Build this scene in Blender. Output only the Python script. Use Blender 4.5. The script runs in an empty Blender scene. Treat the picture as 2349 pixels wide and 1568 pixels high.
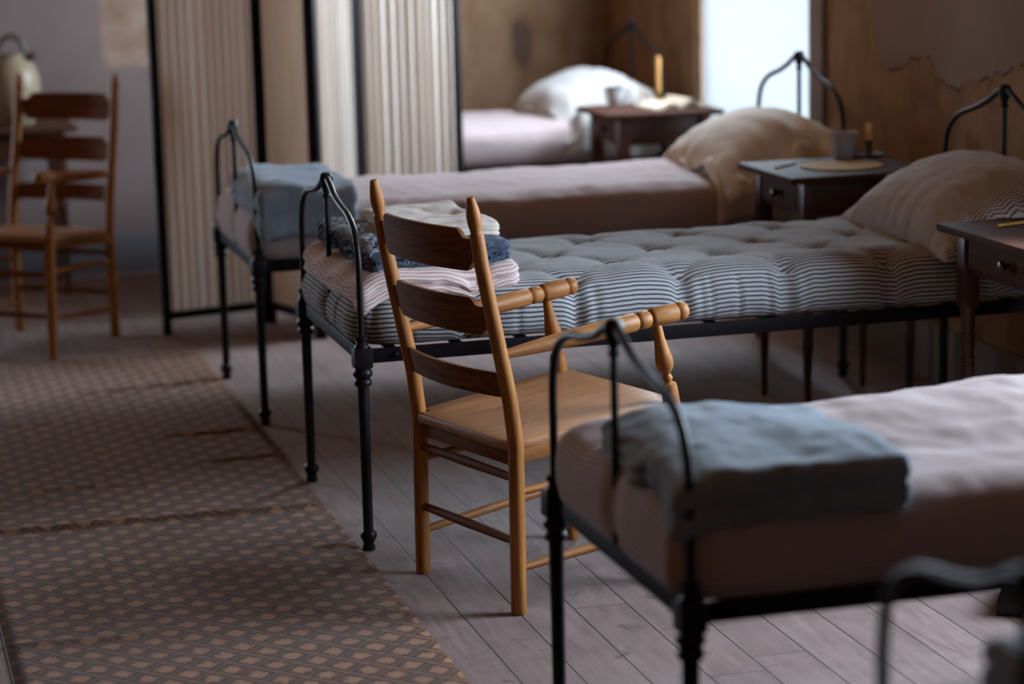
import bpy, bmesh, math, random
from mathutils import Vector, Matrix, noise
random.seed(7)
C = bpy.context.scene
COL = C.collection
PI = math.pi

# ------------------------------------------------------------------ camera
ROWS = [[0.9624193062368555, -0.2704507722759957, -0.024606071565515943],
        [-0.07476555992366045, -0.17676860757357518, -0.9814086663698263],
        [0.26107315072958254, 0.9463663345406031, -0.1903459240864164]]
cd = bpy.data.cameras.new('camera'); cam = bpy.data.objects.new('camera', cd); COL.objects.link(cam)
rx, dn, fw = [Vector(r) for r in ROWS]
cam.matrix_world = Matrix(((rx.x, -dn.x, -fw.x, 0), (rx.y, -dn.y, -fw.y, 0), (rx.z, -dn.z, -fw.z, 1.65), (0, 0, 0, 1)))
cd.sensor_width = 36; cd.lens = 85; cd.clip_end = 100
cd.dof.use_dof = True; cd.dof.focus_distance = 5.62; cd.dof.aperture_fstop = 1.9; cd.dof.aperture_blades = 9
C.camera = cam
# ------------------------------------------------------------------ world, light, exposure
SKY = 66.0
w = bpy.data.worlds.new('overcast_sky'); C.world = w; w.use_nodes = True
wn = w.node_tree.nodes; bg = wn['Background']
bg.inputs[0].default_value = (0.68, 0.81, 1.0, 1); bg.inputs[1].default_value = SKY
w.cycles.sampling_method = 'MANUAL'; w.cycles.sample_map_resolution = 64
def portal(loc, rot, sx, sy):
    l = bpy.data.lights.new('window_portal', 'AREA'); l.shape = 'RECTANGLE'; l.size = sx; l.size_y = sy
    l.cycles.is_portal = True
    o = bpy.data.objects.new('window_portal', l); o.location = loc; o.rotation_euler = rot; COL.objects.link(o)
WIN = [(8.075, 9.33, 0.50, 2.55), (4.15, 5.18, 0.78, 2.05)]     # right wall
WINB = (-1.50, -.80, 0.65, 1.55)                                # back wall, towards the left corner
for (a, b, z0, z1) in WIN:
    portal((3.50, (a+b)/2, (z0+z1)/2), (0, PI/2, 0), z1-z0+.1, b-a+.1)
portal(((WINB[0]+WINB[1])/2, 10.53, (WINB[2]+WINB[3])/2), (-PI/2, 0, 0), WINB[1]-WINB[0]+.1, WINB[3]-WINB[2]+.1)
C.view_settings.view_transform = 'Standard'; C.view_settings.look = 'None'
C.view_settings.exposure = -0.15; C.view_settings.gamma = 1.0; C.view_settings.use_curve_mapping = False
try:
    C.cycles.use_denoising = True; C.cycles.denoiser = 'OPENIMAGEDENOISE'
    C.cycles.max_bounces = 10; C.cycles.diffuse_bounces = 6; C.cycles.transparent_max_bounces = 8
    C.cycles.sample_clamp_indirect = 6.0; C.cycles.caustics_reflective = False; C.cycles.caustics_refractive = False
except Exception:
    pass

# ------------------------------------------------------------------ materials
class NT:
    def __init__(s, name):
        s.m = bpy.data.materials.new(name); s.m.use_nodes = True
        s.t = s.m.node_tree; s.n = s.t.nodes; s.b = s.n['Principled BSDF']
    def new(s, typ, **kw):
        nd = s.n.new(typ)
        for k, v in kw.items(): setattr(nd, k, v)
        return nd
    def put(s, sock, v):
        if isinstance(v, bpy.types.NodeSocket): s.t.links.new(v, sock)
        else: sock.default_value = v
    def math(s, op, a, b=0.0, c=0.0, clamp=False):
        nd = s.new('ShaderNodeMath', operation=op, use_clamp=clamp)
        s.put(nd.inputs[0], a); s.put(nd.inputs[1], b); s.put(nd.inputs[2], c); return nd.outputs[0]
    def mix(s, f, a, b, mode='MIX'):
        nd = s.new('ShaderNodeMix', data_type='RGBA', blend_type=mode)
        s.put(nd.inputs[0], f); s.put(nd.inputs[6], a if not isinstance(a, tuple) else (*a, 1)[:4]); s.put(nd.inputs[7], b if not isinstance(b, tuple) else (*b, 1)[:4])
        return nd.outputs[2]
    def coord(s, kind='Object', scale=(1, 1, 1), rot=(0, 0, 0), loc=(0, 0, 0)):
        tc = s.new('ShaderNodeTexCoord'); mp = s.new('ShaderNodeMapping')
        s.t.links.new(tc.outputs[kind], mp.inputs[0]); mp.inputs[3].default_value = scale; mp.inputs[2].default_value = rot; mp.inputs[1].default_value = loc
        return mp.outputs[0]
    def xyz(s, v):
        nd = s.new('ShaderNodeSeparateXYZ'); s.t.links.new(v, nd.inputs[0]); return nd.outputs
    def noise(s, v, scale, detail=3, rough=.55, dist=0.0):
        nd = s.new('ShaderNodeTexNoise'); s.put(nd.inputs['Vector'], v); nd.inputs['Scale'].default_value = scale
        nd.inputs['Detail'].default_value = detail; nd.inputs['Roughness'].default_value = rough; nd.inputs['Distortion'].default_value = dist
        return nd.outputs['Fac']
    def ramp(s, f, pts):
        nd = s.new('ShaderNodeValToRGB'); s.put(nd.inputs[0], f); e = nd.color_ramp.elements
        while len(e) < len(pts): e.new(.5)
        for el, (p, c) in zip(e, pts):
            el.position = p; el.color = (*c, 1) if isinstance(c, tuple) else (c, c, c, 1)
        return nd.outputs[0]
    def step(s, v, a, b):
        nd = s.new('ShaderNodeMapRange', interpolation_type='SMOOTHSTEP'); s.put(nd.inputs[0], v)
        nd.inputs[1].default_value = a; nd.inputs[2].default_value = b; return nd.outputs[0]
    def bump(s, h, strength=.3, dist=.002):
        nd = s.new('ShaderNodeBump'); s.put(nd.inputs['Height'], h); nd.inputs['Strength'].default_value = strength; nd.inputs['Distance'].default_value = dist
        s.t.links.new(nd.outputs[0], s.b.inputs['Normal'])
    def done(s, col, rough=.6, spec=.5, sheen=0.0):
        s.put(s.b.inputs['Base Color'], col if not isinstance(col, tuple) else (*col, 1)[:4])
        s.put(s.b.inputs['Roughness'], rough); s.put(s.b.inputs['Specular IOR Level'], spec)
        if sheen: s.b.inputs['Sheen Weight'].default_value = sheen
        return s.m

def wood(name, c1, c2, rough=.5, spec=.4, scale=(6, 6, 60), axis=None, streak=1.0):
    t = NT(name); sc = {None: (40, 40, 3), 'x': (3, 40, 40), 'y': (40, 3, 40)}[axis]
    v = t.coord('Object', sc); n = t.noise(v, 1.6, 5, .62, .6); n2 = t.noise(t.coord('Object', tuple(q*4 for q in sc)), 1.5, 3)
    f = t.math('ADD', t.math('MULTIPLY', n, .8), t.math('MULTIPLY', n2, .2*streak))
    col = t.ramp(f, [(.34, c2), (.62, c1)])
    t.bump(f, .12, .001)
    return t.done(col, rough, spec)

def stripes(name, base, line, pitch, duty, rough=.9, grain=.12, soft=.25):
    t = NT(name); tc = t.new('ShaderNodeTexCoord'); uv = t.xyz(tc.outputs['UV'])
    ob = t.coord('Object')
    wob = t.math('MULTIPLY', t.math('SUBTRACT', t.noise(ob, 30, 2), .5), .0022)
    f = t.math('FRACT', t.math('DIVIDE', t.math('ADD', uv[1], wob), pitch))
    d = t.math('ABSOLUTE', t.math('SUBTRACT', f, .5))
    k = t.step(d, duty/2+soft*.12, duty/2-soft*.12)
    n = t.noise(ob, 260, 2)
    b2 = t.mix(t.math('MULTIPLY', n, grain*2), base, tuple(c*.7 for c in base))
    col = t.mix(k, b2, line)
    t.bump(n, .25, .0006)
    return t.done(col, rough, .15, .1)

def cloth(name, c1, c2, scale=9, rough=.95, weave=500, sheen=.15):
    t = NT(name); ob = t.coord('Object')
    n = t.noise(ob, scale, 4, .6); n2 = t.noise(ob, weave, 2)
    f = t.math('ADD', t.math('MULTIPLY', n, .7), t.math('MULTIPLY', n2, .3))
    col = t.ramp(f, [(.38, c2), (.62, c1)])
    t.bump(n2, .35, .0008)
    return t.done(col, rough, .1, sheen)

def plain(name, c, rough=.5, spec=.5, metal=0.0, var=.1, scale=30):
    t = NT(name); n = t.noise(t.coord('Object'), scale, 4)
    col = t.mix(t.math('MULTIPLY', n, var*2), c, tuple(q*.6 for q in c))
    t.b.inputs['Metallic'].default_value = metal
    return t.done(col, rough, spec)

M = {}
M['oak'] = wood('chair_oak', (.36, .140, .030), (.19, .066, .013), .55, .3)
M['oak_y'] = wood('chair_oak_across_shaded', (.19, .066, .018), (.08, .027, .008), .7, .2, axis='y')  # darker oak: the shade on the slats is put into the colour
M['oak_x'] = wood('chair_oak_along', (.34, .135, .035), (.18, .064, .016), .52, .3, axis='x')
M['oak_seat'] = wood('chair_oak_seat_sheen', (.38, .18, .08), (.25, .11, .044), .42, .45, axis='x')  # paler, pinker oak: the sky's sheen on the seat is put into the colour
M['darkwood'] = wood('mahogany', (.075, .024, .013), (.032, .012, .008), .33, .5)
M['darkwood_y'] = wood('mahogany_across', (.080, .030, .017), (.036, .015, .01), .7, .15, axis='y')
M['screenwood'] = plain('black_painted_wood', (.010, .007, .008), .6, .1)
M['iron'] = plain('black_iron', (.008, .006, .008), .42, .22, 0.0, .2, 60)
M['iron_matte'] = plain('black_painted_iron', (.009, .007, .009), .55, .12, 0.0, .2, 60)
M['mattress'] = stripes('ticking_stripe', (.39, .37, .37), (.022, .034, .046), .0118, .38)
M['pillowtick'] = stripes('pillow_ticking', (.52, .47, .46), (.06, .05, .06), .0088, .32)
M['pinkcover'] = stripes('pink_cover_stripe', (.47, .425, .45), (.32, .165, .11), .0104, .42, soft=1.2, grain=.22)
M['pinkblanket'] = stripes('pink_white_blanket', (.66, .56, .54), (.42, .24, .22), .0105, .40, soft=1.0, grain=.2)
M['blue'] = cloth('grey_blue_wool', (.225, .265, .315), (.155, .19, .23), 14)
M['navy'] = cloth('navy_wool', (.085, .115, .165), (.035, .05, .08), 60, weave=260)
M['greyblue'] = cloth('pale_blue_wool', (.30, .37, .45), (.20, .25, .32), 30)
M['linen'] = cloth('white_linen', (.52, .49, .46), (.44, .41, .38), 8)
M['pillowcase'] = cloth('white_pillowcase', (.64, .55, .46), (.54, .45, .37), 6)
M['cream'] = cloth('cream_sheet', (.64, .58, .52), (.55, .47, .41), 10)
M['ceramic'] = plain('white_enamel', (.62, .62, .63), .3, .5, 0, .05)
M['greycup'] = plain('grey_enamel', (.42, .38, .37), .35, .5, 0, .15)
M['brass'] = plain('brass', (.62, .37, .10), .32, .5, .85, .15)
M['wax'] = plain('beeswax', (.80, .40, .13), .45, .4, 0, .1)
M['paper'] = plain('old_paper', (.66, .54, .40), .85, .1, 0, .15, 12)
M['pencil'] = plain('yellow_pencil_paint', (.36, .20, .03), .6, .5, 0, .1)
M['pale_wood'] = plain('pale_pencil_tip', (.5, .33, .2), .7)
M['stoneware'] = plain('buff_stoneware', (.32, .25, .165), .4, .4, 0, .25, 8)
M['darkglaze'] = plain('dark_glaze', (.05, .045, .03), .35, .5)
M['black'] = plain('black_leather', (.012, .012, .013), .4, .4)
M['whitepaint'] = plain('old_white_paint', (.52, .50, .49), .5, .4, 0, .12)
M['mauvepaint'] = plain('mauve_grey_paint', (.27, .21, .20), .6, .3, 0, .2)
M['greypaint'] = plain('blue_grey_paint', (.14, .14, .155), .6, .3, 0, .2)
M['basebrown'] = plain('brown_board_paint', (.17, .125, .105), .6, .3, 0, .25, 10)
M['limewash'] = plain('pink_limewash', (.17, .085, .045), .9, .1, 0, .1, 3)
M['ochre'] = plain('ochre_bounce_wall', (.72, .27, .06), .9, .1, 0, .1, 3)  # unseen front wall; strong orange picked to bounce warm fill light
M['ceiling'] = plain('ceiling_plaster', (.30, .135, .045), .9, .1, 0, .15, 3)
M['tie'] = plain('cotton_tie', (.55, .5, .47), .9, .1)

t = NT('screen_cloth')   # thin pleated cotton, lets daylight through
n = t.noise(t.coord('Object', (60, 60, 1.5)), 1.0, 3)
col = t.ramp(n, [(.35, (.80, .70, .60)), (.65, (.88, .80, .72))])
tr = t.new('ShaderNodeBsdfTranslucent'); t.put(tr.inputs[0], col)
mx = t.new('ShaderNodeMixShader'); mx.inputs[0].default_value = .36
t.done(col, .9, .1); t.t.links.new(t.b.outputs[0], mx.inputs[1]); t.t.links.new(tr.outputs[0], mx.inputs[2])
t.t.links.new(mx.outputs[0], t.n['Material Output'].inputs[0]); M['screencloth'] = t.m

t = NT('white_curtain_cotton')
tr = t.new('ShaderNodeBsdfTranslucent'); tr.inputs[0].default_value = (.0235, .024, .024, 1)
t.done((.62, .62, .62), .9, .1); ad = t.new('ShaderNodeAddShader')
t.t.links.new(t.b.outputs[0], ad.inputs[0]); t.t.links.new(tr.outputs[0], ad.inputs[1]); t.t.links.new(ad.outputs[0], t.n['Material Output'].inputs[0]); M['curtain'] = t.m

t = NT('window_glass')
tb = t.new('ShaderNodeBsdfTransparent'); gl = t.new('ShaderNodeBsdfGlossy'); gl.inputs['Roughness'].default_value = .05
mx = t.new('ShaderNodeMixShader'); mx.inputs[0].default_value = .06; tb.inputs[0].default_value = (.97, .99, .98, 1)
t.t.links.new(tb.outputs[0], mx.inputs[1]); t.t.links.new(gl.outputs[0], mx.inputs[2])
t.t.links.new(mx.outputs[0], t.n['Material Output'].inputs[0]); M['glass'] = t.m

# floor boards run along world Y, .1265 m wide, seams at 1.150 + k * .1265
t = NT('washed_floor_boards'); v = t.coord('Object'); X, Y, Z = t.xyz(v)[:3]
q = t.math('DIVIDE', t.math('SUBTRACT', X, 1.150), .1265)
pid = t.math('FLOOR', q); fx = t.math('FRACT', q)
rnd = t.new('ShaderNodeTexWhiteNoise', noise_dimensions='1D'); t.put(rnd.inputs['W'], pid); r1 = rnd.outputs['Value']
ys = t.math('ADD', t.math('DIVIDE', Y, 2.3), t.math('MULTIPLY', r1, 7.3))
fy = t.math('FRACT', ys)
rnd2 = t.new('ShaderNodeTexWhiteNoise', noise_dimensions='2D')
cb = t.new('ShaderNodeCombineXYZ'); t.put(cb.inputs[0], pid); t.put(cb.inputs[1], t.math('FLOOR', ys)); t.put(rnd2.inputs['Vector'], cb.outputs[0])
seam = t.step(t.math('ABSOLUTE', t.math('SUBTRACT', fx, .5)), .482, .493)
joint = t.step(t.math('ABSOLUTE', t.math('SUBTRACT', fy, .5)), .4992, .4997)
gap = t.math('MAXIMUM', seam, joint)
off = t.new('ShaderNodeVectorMath', operation='ADD'); t.put(off.inputs[0], t.coord('Object', (26, 2.2, 1))); t.put(off.inputs[1], rnd2.outputs['Color'])
gr = t.noise(off.outputs[0], 1.7, 5, .6, .8)
st = t.noise(t.coord('Object'), 3.2, 5, .62, 1.0); st2 = t.noise(t.coord('Object'), 14, 4, .6, .6)
base = t.ramp(t.math('ADD', t.math('MULTIPLY', gr, .5), t.math('MULTIPLY', st, .5)), [(.36, (.135, .088, .078)), (.52, (.215, .15, .136)), (.66, (.265, .196, .18))])
base = t.mix(t.math('MULTIPLY', rnd2.outputs['Value'], .45), base, (.145, .10, .092))
base = t.mix(t.step(st2, .60, .72), base, (.12, .083, .076))
dots = t.step(t.noise(t.coord('Object'), 42, 1), .795, .82)
base = t.mix(dots, base, (.05, .04, .04))
col = t.mix(gap, base, (.028, .021, .02))
t.bump(t.math('SUBTRACT', t.math('MULTIPLY', gr, .15), gap), .5, .003)
M['floor'] = t.done(col, .62, .35)

# rug: diamond lattice, .0915 x .100 m
t = NT('woven_diamond_rug'); v = t.coord('Object')
wv = t.new('ShaderNodeVectorMath', operation='MULTIPLY_ADD'); nz = t.new('ShaderNodeTexNoise'); t.put(nz.inputs['Vector'], v); nz.inputs['Scale'].default_value = 5
t.put(wv.inputs[0], nz.outputs['Color']); wv.inputs[1].default_value = (.012, .012, 0); t.put(wv.inputs[2], v)
X, Y, Z = t.xyz(wv.outputs[0])[:3]
a = t.math('ADD', t.math('DIVIDE', t.math('SUBTRACT', X, .359), .0915), t.math('DIVIDE', t.math('SUBTRACT', Y, 5.005), .100))
b = t.math('SUBTRACT', t.math('DIVIDE', t.math('SUBTRACT', X, .359), .0915), t.math('DIVIDE', t.math('SUBTRACT', Y, 5.005), .100))
fa = t.math('ABSOLUTE', t.math('SUBTRACT', t.math('FRACT', a), .5)); fb = t.math('ABSOLUTE', t.math('SUBTRACT', t.math('FRACT', b), .5))
# cell centres are where |frac - .5| = .5 ; the border lines where it is 0
da = t.math('SUBTRACT', .5, fa); db = t.math('SUBTRACT', .5, fb)
blob = t.math('MULTIPLY', t.math('ADD', t.math('MAXIMUM', da, db), t.math('SQRT', t.math('ADD', t.math('MULTIPLY', da, da), t.math('MULTIPLY', db, db)))), .5)
wv3 = t.noise(v, 70, 3, .75)
wvn = t.noise(v, 170, 3, .7); wv2 = t.noise(v, 420, 2, .7)
bl = t.step(t.math('ADD', blob, t.math('MULTIPLY', t.math('SUBTRACT', wv3, .5), .75)), .40, .17)
lineA = t.math('MULTIPLY', t.step(fa, .085, .055), t.step(fa, .010, .035))
lineB = t.math('MULTIPLY', t.step(fb, .085, .055), t.step(fb, .010, .035))
dark, mid, lite = (.055, .024, .014), (.125, .061, .037), (.36, .178, .098)
col = t.mix(t.step(wvn, .35, .65), dark, mid)
col = t.mix(t.math('MULTIPLY', bl, .95), col, lite)
bord = t.math('MAXIMUM', t.step(fa, .2, .13), t.step(fb, .2, .13))
col = t.mix(t.math('MULTIPLY', bord, .75), col, dark)
col = t.mix(t.math('MULTIPLY', t.math('MAXIMUM', lineA, t.math('MULTIPLY', lineB, .55)), 1.0), col, (.29, .15, .088))
col = t.mix(t.math('MULTIPLY', t.step(t.noise(v, 2.2, 4, .6), .35, .75), .35), col, (.12, .068, .046))
col = t.mix(t.math('MULTIPLY', wv2, .45), col, (.03, .022, .02))
t.bump(t.math('ADD', wv2, t.math('MULTIPLY', wvn, .6)), .6, .002)
M['rug'] = t.done(col, .95, .1, .1)

def wall_mat(name, mode):
    t = NT(name); v = t.coord('Object'); X, Y, Z = t.xyz(v)[:3]
    n1 = t.noise(v, 2.1, 5, .6); n2 = t.noise(v, 9, 4, .6); n3 = t.noise(t.coord('Object', (4.5, 4.5, 3.2)), 1.2, 5, .65, .5)
    bare = t.ramp(n3, [(.32, (.21, .115, .064)), (.5, (.30, .18, .105)), (.7, (.38, .245, .155))])
    bare = t.mix(t.step(n2, .55, .75), bare, (.24, .14, .085))
    paint = t.ramp(n1, [(.3, (.18, .132, .122)), (.7, (.225, .172, .162))])
    if mode == 'right':
        paint = t.ramp(n1, [(.3, (.25, .175, .145)), (.7, (.31, .225, .19))])
        ny = t.new('ShaderNodeTexNoise', noise_dimensions='1D'); t.put(ny.inputs['W'], t.math('MULTIPLY', Y, 2.4)); ny.inputs['Scale'].default_value = 1.0; ny.inputs['Detail'].default_value = 4; ny.inputs['Roughness'].default_value = .55
        edge = t.math('ADD', .86, t.math('MULTIPLY', ny.outputs['Fac'], .30))
        edge = t.math('ADD', edge, t.math('MULTIPLY', t.step(Y, 7.5, 7.95), 2.0))
        d = t.math('SUBTRACT', Z, edge)
        k = t.step(d, -.012, .012)
        crack = t.math('MULTIPLY', t.step(t.math('ABSOLUTE', d), .006, .002), t.step(n2, .42, .55))
    elif mode == 'back':
        bare = t.mix(.5, bare, (.10, .052, .026))
        # paint survives left of X ~ 2, apart from one bare patch high up; bare plaster with dark stains further right
        e = t.math('ADD', X, t.math('MULTIPLY', t.math('SUBTRACT', n1, .5), .5))
        k1 = t.step(e, 2.15, 1.95)
        px = t.math('MULTIPLY', t.step(t.math('ADD', X, t.math('MULTIPLY', n2, .05)), 1.105, 1.135), t.step(t.math('ADD', X, t.math('MULTIPLY', n2, .05)), 1.36, 1.33))
        pz = t.step(t.math('ADD', Z, t.math('MULTIPLY', n2, .07)), .90, .925)
        patch = t.math('MULTIPLY', px, pz)
        k = t.math('MULTIPLY', k1, t.math('SUBTRACT', 1.0, patch))
        bare = t.mix(patch, bare, t.ramp(n2, [(.35, (.24, .15, .10)), (.65, (.36, .26, .21))]))
        sx = t.math('DIVIDE', t.math('SUBTRACT', X, 2.95), .06); sz = t.math('DIVIDE', t.math('SUBTRACT', Z, .90), .13)
        s = t.math('ADD', t.math('ADD', t.math('MULTIPLY', sx, sx), t.math('MULTIPLY', sz, sz)), t.math('MULTIPLY', n2, 1.2))
        bare = t.mix(t.math('MULTIPLY', t.step(s, 1.9, .9), .8), bare, (.06, .036, .03))
        crack = t.math('MULTIPLY', t.step(t.math('ABSOLUTE', t.math('SUBTRACT', k1, .5)), .4, .2), .0)
    else:
        k = t.step(n1, .2, .35); crack = t.math('MULTIPLY', n1, 0.0)
    col = t.mix(k, bare, paint)
    col = t.mix(crack, col, (.04, .03, .025))
    t.bump(t.math('ADD', t.math('MULTIPLY', n2, .5), k), .35, .004)
    return t.done(col, .92, .1)
M['wall_right'] = wall_mat('peeling_plaster_right', 'right')
M['wall_back'] = wall_mat('peeling_plaster_back', 'back')
M['wall_plain'] = wall_mat('worn_plaster', 'plain')

# ------------------------------------------------------------------ builders
def link(name, me, mat, parent=None, smooth=True):
    o = bpy.data.objects.new(name, me); COL.objects.link(o)
    if mat is not None: me.materials.append(mat)
    if smooth:
        me.polygons.foreach_set('use_smooth', [True]*len(me.polygons))
    if parent is not None: o.parent = parent
    return o
def tag(o, label=None, cat=None, group=None, kind=None):
    for k, v in (('label', label), ('category', cat), ('group', group), ('kind', kind)):
        if v: o[k] = v
    return o
def empty(name, loc, rz=0.0):
    o = bpy.data.objects.new(name, None); COL.objects.link(o); o.location = loc; o.rotation_euler = (0, 0, rz); o.empty_display_size = .1
    return o
def copy_tree(o, parent=None):
    c = o.copy(); COL.objects.link(c)
    if parent is not None: c.parent = parent
    for ch in list(o.children): copy_tree(ch, c)
    return c

class MB:
    """collects pieces of ONE part"""
    def __init__(s): s.v = []; s.f = []; s.uv = None; s.sharp = []
    def add(s, vs, fs, flat=False):
        o = len(s.v); s.v += [tuple(p) for p in vs]
        for f in fs:
            if flat: s.sharp.append(len(s.f))
            s.f.append(tuple(i+o for i in f))
    def box(s, c, d, bev=.003, rot=None):
        bm = bmesh.new(); bmesh.ops.create_cube(bm, size=1)
        bmesh.ops.scale(bm, vec=d, verts=bm.verts)
        if bev > 0: bmesh.ops.bevel(bm, geom=list(bm.edges), offset=min(bev, min(d)*.45), segments=2, affect='EDGES', profile=.6)
        if rot: bmesh.ops.rotate(bm, cent=(0, 0, 0), matrix=rot, verts=bm.verts)
        bmesh.ops.translate(bm, vec=c, verts=bm.verts)
        bm.verts.index_update()
        s.add([v.co[:] for v in bm.verts], [[v.index for v in f.verts] for f in bm.faces], True); bm.free(); return s
    def tube(s, pts, r, n=14, closed=False, capr=True):
        P = [Vector(p) for p in pts]; N = len(P)
        R = r if isinstance(r, (list, tuple)) else [r]*N
        T = []
        for i in range(N):
            if closed: d = P[(i+1) % N]-P[i-1]
            else: d = P[min(i+1, N-1)]-P[max(i-1, 0)]
            T.append(d.normalized() if d.length > 1e-9 else Vector((0, 0, 1)))
        up = Vector((1, 0, 0)) if abs(T[0].x) < .9 else Vector((0, 1, 0))
        U = (up-T[0]*up.dot(T[0])).normalized(); vs = []
        for i in range(N):
            U = (U-T[i]*U.dot(T[i])).normalized(); V = T[i].cross(U)
            for k in range(n):
                a = 2*PI*k/n; vs.append(P[i]+(U*math.cos(a)+V*math.sin(a))*R[i])
        fs = []
        for i in range(N if closed else N-1):
            j = (i+1) % N
            for k in range(n):
                l = (k+1) % n; fs.append((i*n+k, i*n+l, j*n+l, j*n+k))
        if not closed:
            fs.append(tuple(range(n-1, -1, -1))); fs.append(tuple((N-1)*n+k for k in range(n)))
        s.add(vs, fs); return s
    def lathe(s, prof, c=(0, 0, 0), n=20, axis='z'):
        pts = []
        for (r, z) in prof: pts.append((r, z))
        vs = []; fs = []
        for (r, z) in pts:
            for k in range(n):
                a = 2*PI*k/n; p = (r*math.cos(a), r*math.sin(a), z)
                if axis == 'x': p = (p[2], p[0], p[1])
                if axis == 'y': p = (p[0], p[2], p[1])
                vs.append((p[0]+c[0], p[1]+c[1], p[2]+c[2]))
        for i in range(len(pts)-1):
            for k in range(n):
                l = (k+1) % n; fs.append((i*n+k, i*n+l, (i+1)*n+l, (i+1)*n+k))
        fs.append(tuple(range(n-1, -1, -1))); fs.append(tuple((len(pts)-1)*n+k for k in range(n)))
        s.add(vs, fs); return s
    def build(s, name, mat, parent=None, smooth=True):
        me = bpy.data.meshes.new(name); me.from_pydata(s.v, [], s.f); me.validate(); me.update()
        bm = bmesh.new(); bm.from_mesh(me); bmesh.ops.recalc_face_normals(bm, faces=bm.faces); bm.to_mesh(me); bm.free()
        o = link(name, me, mat, parent, smooth)
        if smooth:
            try: me.set_sharp_from_angle(angle=math.radians(40))
            except Exception: pass
        return o

def spline(pts, k=6):
    """Catmull-Rom through tuples of any length"""
    out = []; n = len(pts)
    for i in range(n-1):
        p0 = pts[max(i-1, 0)]; p1 = pts[i]; p2 = pts[i+1]; p3 = pts[min(i+2, n-1)]
        for j in range(k):
            u = j/k
            out.append(tuple(.5*((2*b)+(-a+c)*u+(2*a-5*b+4*c-d)*u*u+(-a+3*b-3*c+d)*u**3) for a, b, c, d in zip(p0, p1, p2, p3)))
    out.append(tuple(pts[-1])); return out

def fbm(x, y, z=0.0, s=1.0, o=3):
    return noise.fractal(Vector((x*s, y*s, z)), 1.0, 2.0, o, noise_basis='PERLIN_ORIGINAL')

def slab(name, hx, hy, cr, top, prof, nx, ny, mat, parent=None, side=None, jitter=None, uvtop='y'):
    """soft slab: top grid over a rounded rectangle, then rings down the side; prof = [(outward, z)], last ring closes the bottom.
       top(x, y) -> z ; side(s, k, x, y) -> (extra outward, extra z)"""
    V = []; F = []; UV = []
    def xy(i, j):
        x = -hx+2*hx*i/nx; y = -hy+2*hy*j/ny
        qx = max(abs(x)-(hx-cr), 0); qy = max(abs(y)-(hy-cr), 0)
        if qx > 0 and qy > 0:
            m = max(qx, qy)/math.hypot(qx, qy); x = math.copysign(hx-cr+qx*m, x); y = math.copysign(hy-cr+qy*m, y)
        return x, y
    for j in range(ny+1):
        for i in range(nx+1):
            x, y = xy(i, j)
            if jitter:
                dx, dy = jitter(x, y); x += dx; y += dy
            V.append((x, y, top(x, y)))
    idx = lambda i, j: j*(nx+1)+i
    for j in range(ny):
        for i in range(nx):
            f = (idx(i, j), idx(i+1, j), idx(i+1, j+1), idx(i, j+1)); F.append(f)
            UV.append([(V[q][0], V[q][1]) if uvtop == 'y' else (V[q][1], V[q][0]) for q in f])
    loop = [idx(i, 0) for i in range(nx)]+[idx(nx, j) for j in range(ny)]+[idx(i, ny) for i in range(nx, 0, -1)]+[idx(0, j) for j in range(ny, 0, -1)]
    n = len(loop); base = [Vector(V[q]) for q in loop]; nor = []
    for k in range(n):
        d = base[(k+1) % n]-base[k-1]; d.z = 0; d.normalize(); nor.append(Vector((d.y, -d.x, 0)))
    per = [0]
    for k in range(n): per.append(per[-1]+(base[(k+1) % n]-base[k]).length)
    prev = loop; pz = [0]*n; ps = [0.0]*n
    for r, (o, z) in enumerate(prof):
        cur = []; cs = []
        for k in range(n):
            eo, ez = side(per[k], r, base[k].x, base[k].y) if side else (0, 0)
            p = base[k]+nor[k]*(o+eo); p.z = (z(base[k].x, base[k].y) if callable(z) else z)+ez
            V.append(p[:]); cur.append(len(V)-1); cs.append(ps[k]+(Vector(V[prev[k]])-p).length)
        for k in range(n):
            l = (k+1) % n
            F.append((prev[k], cur[k], cur[l], prev[l]))
            UV.append([(per[k], hy+ps[k]), (per[k], hy+cs[k]), (per[k+1], hy+cs[l]), (per[k+1], hy+ps[l])])
        prev = cur; ps = cs
    F.append(tuple(prev[::-1])); UV.append([(V[q][0], V[q][1]) for q in prev[::-1]])
    me = bpy.data.meshes.new(name); me.from_pydata(V, [], F)
    ul = me.uv_layers.new(name='UVMap'); li = 0
    for uv in UV:
        for c in uv: ul.data[li].uv = c; li += 1
    me.update(); return link(name, me, mat, parent)

# ------------------------------------------------------------------ the room
XW, YB = 3.37, 10.395
XL, YF, ZC = -1.95, -1.8, 2.95
def structure(name, mb, mat): return tag(mb.build(name, mat, None, False), kind='structure')
structure('floor', MB().box(((XL+XW)/2, (YF+YB)/2, -.05), (XW-XL+.7, YB-YF+.3, .1), 0), M['floor'])
structure('ceiling', MB().box(((XL+XW)/2, (YF+YB)/2, ZC+.05), (XW-XL+.7, YB-YF+.3, .1), 0), M['ceiling'])
structure('wall_left', MB().box((XL-.1, (YF+YB)/2, ZC/2), (.2, YB-YF, ZC), 0), M['limewash'])
bw = MB(); wa, wb, wz0, wz1 = WINB
for (xa, xb, za, zb) in ((XL-.1, wa, 0, ZC), (wb, XW+.1, 0, ZC), (wa, wb, 0, wz0), (wa, wb, wz1, ZC)):
    bw.box(((xa+xb)/2, YB+.055, (za+zb)/2), (xb-xa, .11, zb-za), 0)
structure('wall_back', bw, M['wall_back'])
fr = MB(); yg = YB+.075
for x in (wa+.02, wb-.02, (wa+wb)/2): fr.box((x, yg, (wz0+wz1)/2), (.035, .04, wz1-wz0), .003)
for z in (wz0+.03, wz1-.03): fr.box(((wa+wb)/2, yg, z), (wb-wa-.04, .04, .045), .003)
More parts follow.
